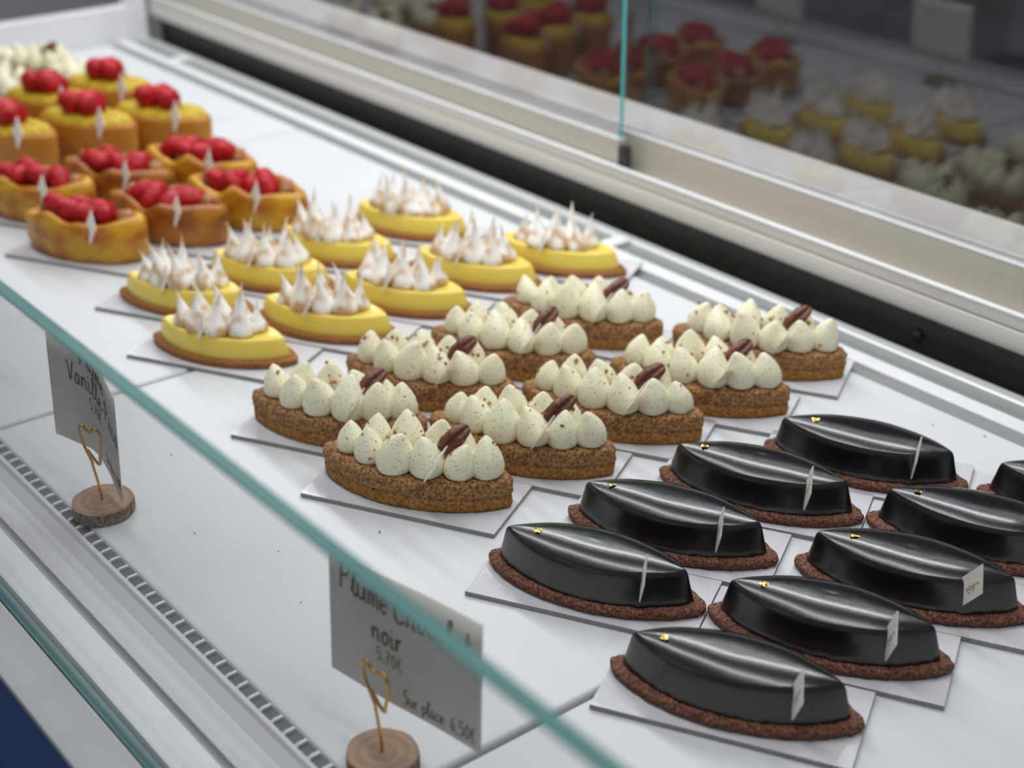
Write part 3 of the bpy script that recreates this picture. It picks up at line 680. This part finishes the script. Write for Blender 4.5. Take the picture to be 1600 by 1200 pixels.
def price_card(bottom, up, height, lines, label):
    c = Card([tuple(k*S for k in p) for p in bottom], up, height)
    V, Fc = c.build('price_card'); org = c.P[len(c.P)//2]
    root = empty('price_card', org); tag(root, label, 'price card', 'handwritten price cards')
    link('paper', mesh_of('paper', [v-org for v in V], Fc, 'paper'), root)
    for (txt, x, y, size, slope, wd, sx) in lines:
        link('lettering', ribbon_strokes(text_strokes(txt, x, y, size, slope, sx), wd, lambda a, b_, l: c.at(a, b_, .00035)-org, 'lettering', 'ink'), root)
    return root
def holder(cx, cy, heart, label, seed, rad=.0168):
    t = empty('card_holder', (cx*S, cy*S, .0002), 0); tag(t, label, 'card holder', 'wooden disc card holders')
    v, f = lathe([(0, rad*.985), (.001, rad), (.0072, rad), (.0080, rad*.99)], 48)
    V = []
    for p in v:
        p = Vector(p); a = math.atan2(p.y, p.x); k = 1+.025*math.sin(2*a+seed)+.012*math.sin(7*a+seed*2)+.006*math.sin(17*a); V.append((p.x*k, p.y*k, p.z))
    fm = [0]*len(f); fm[-1] = 1
    me = mesh_of('wooden_disc', V, f, ['bark', 'wood'], smooth=False, fmat=fm); link('wooden_disc', me, t)
    P = smooth_pts([Vector(p) for p in heart], 7)
    v, f = tube(P, .00085, 10); link('wire_clip', mesh_of('wire_clip', v, f, 'brass'), t)
    return t
price_card([(-1.083, .621, .072), (-1.045, .631, .068), (-1.008, .638, .067), (-.95, .649, .069), (-.888, .659, .070)], (-.02, .05, 1), .0655,
           [('Plume', .0060, .0475, .0145, -.05, .0013, .84), ('Chocolat', .0400, .0450, .0145, -.01, .0013, .90), ('noir', .0265, .0300, .0125, -.03, .0013, .95), ('5,70€', .0290, .0200, .0072, -.05, .0006, .95), ('Sur place: 6,50€', .0460, .0035, .0076, .0, .0007, .84)],
           'handwritten card reading Plume Chocolat noir behind the glass')
def heart(dx, dy, z0, w_, h, rot, ystem):
    c, s = math.cos(rot), math.sin(rot)
    pts = [(0, 0, .006), (-.0010, 0, z0*.5), (-.0030, 0, z0*.85)]
    hs = [(-.0022, -.0015), (-.0075, .0105), (-.0085, .0180), (-.0060, .0205), (-.0030, .0172), (-.0005, .0165), (.0030, .0185), (.0068, .0150), (.0062, .0070), (.0045, .0010), (.0040, -.0025), (.0015, -.0015), (-.0045, .0060)]
    out = [Vector(p) for p in pts]+[Vector((x*w_+dx, dy, z0+z*h)) for x, z in hs]
    return [Vector((p.x*c-p.y*s, p.x*s+p.y*c, p.z)) for p in out]
holder(-1.001, .6235, heart(0, -.001, .036, 1.05, 1.0, R_(10), 0), 'round wooden card holder with heart wire, in front at the bottom edge', 1.)
price_card([(-1.718, .605, .076), (-1.682, .617, .074), (-1.652, .627, .071), (-1.626, .630, .056), (-1.600, .6275, .041), (-1.579, .6255, .030)], (.06, .02, 1), .0690,
           [('Plume', .0265, .0560, .0130, -.12, .0011, .8), ('Vanille-Pécan', .0160, .0430, .0135, -.16, .0011, .78), ('5,70€', .0330, .0290, .0075, -.1, .0006, .7), ('Sur place: 6,50€', .0480, .0060, .0070, .05, .0006, .5)],
           'bent handwritten card reading Plume Vanille at the left')
holder(-1.6215, .6165, heart(0.0, -.0035, .037, .75, 1.1, R_(48), 0), 'round wooden card holder with heart wire, at the left beside the vent slots', 3., .0185)
# two more cards further along, out of frame but mirrored in the rear doors
for (cx, lab, lab2) in ((-2.22, 'price card mirrored at the right in the rear glass door', 'wooden card holder of the card mirrored at the right'), (-2.74, 'price card mirrored further left in the rear glass door', 'wooden card holder of the card mirrored further left')):
    price_card([(cx-.098, .640, .070), (cx-.04, .655, .068), (cx+.03, .665, .068), (cx+.098, .675, .070)], (-.02, .05, 1), .0655, [], lab)
    holder(cx, .645, heart(0, -.001, .036, 1.05, 1.0, R_(10), 0), lab2, cx)
# ------------------------------------------------------------------ stray crumbs on the deck
rnd = random.Random(3); pts = []
for (x, y) in ((-1.11, 1.618), (-1.045, 1.648), (-.985, .79), (-1.36, .86), (-1.20, .69), (-1.40, .74), (-1.29, .705), (-1.245, .985), (-1.33, 1.01), (-1.2, 1.30), (-1.06, 1.55), (-1.5, .68), (-1.7, .75)):
    pts.append((x*S, y*S, .0010, rnd.uniform(.0005, .0008)))
o = link('stray_crumbs', crumb_mesh('stray_crumbs', pts, 'crumbs', rnd)); tag(o, 'tiny brown crumbs scattered on the white deck', 'crumbs', kind='stuff')
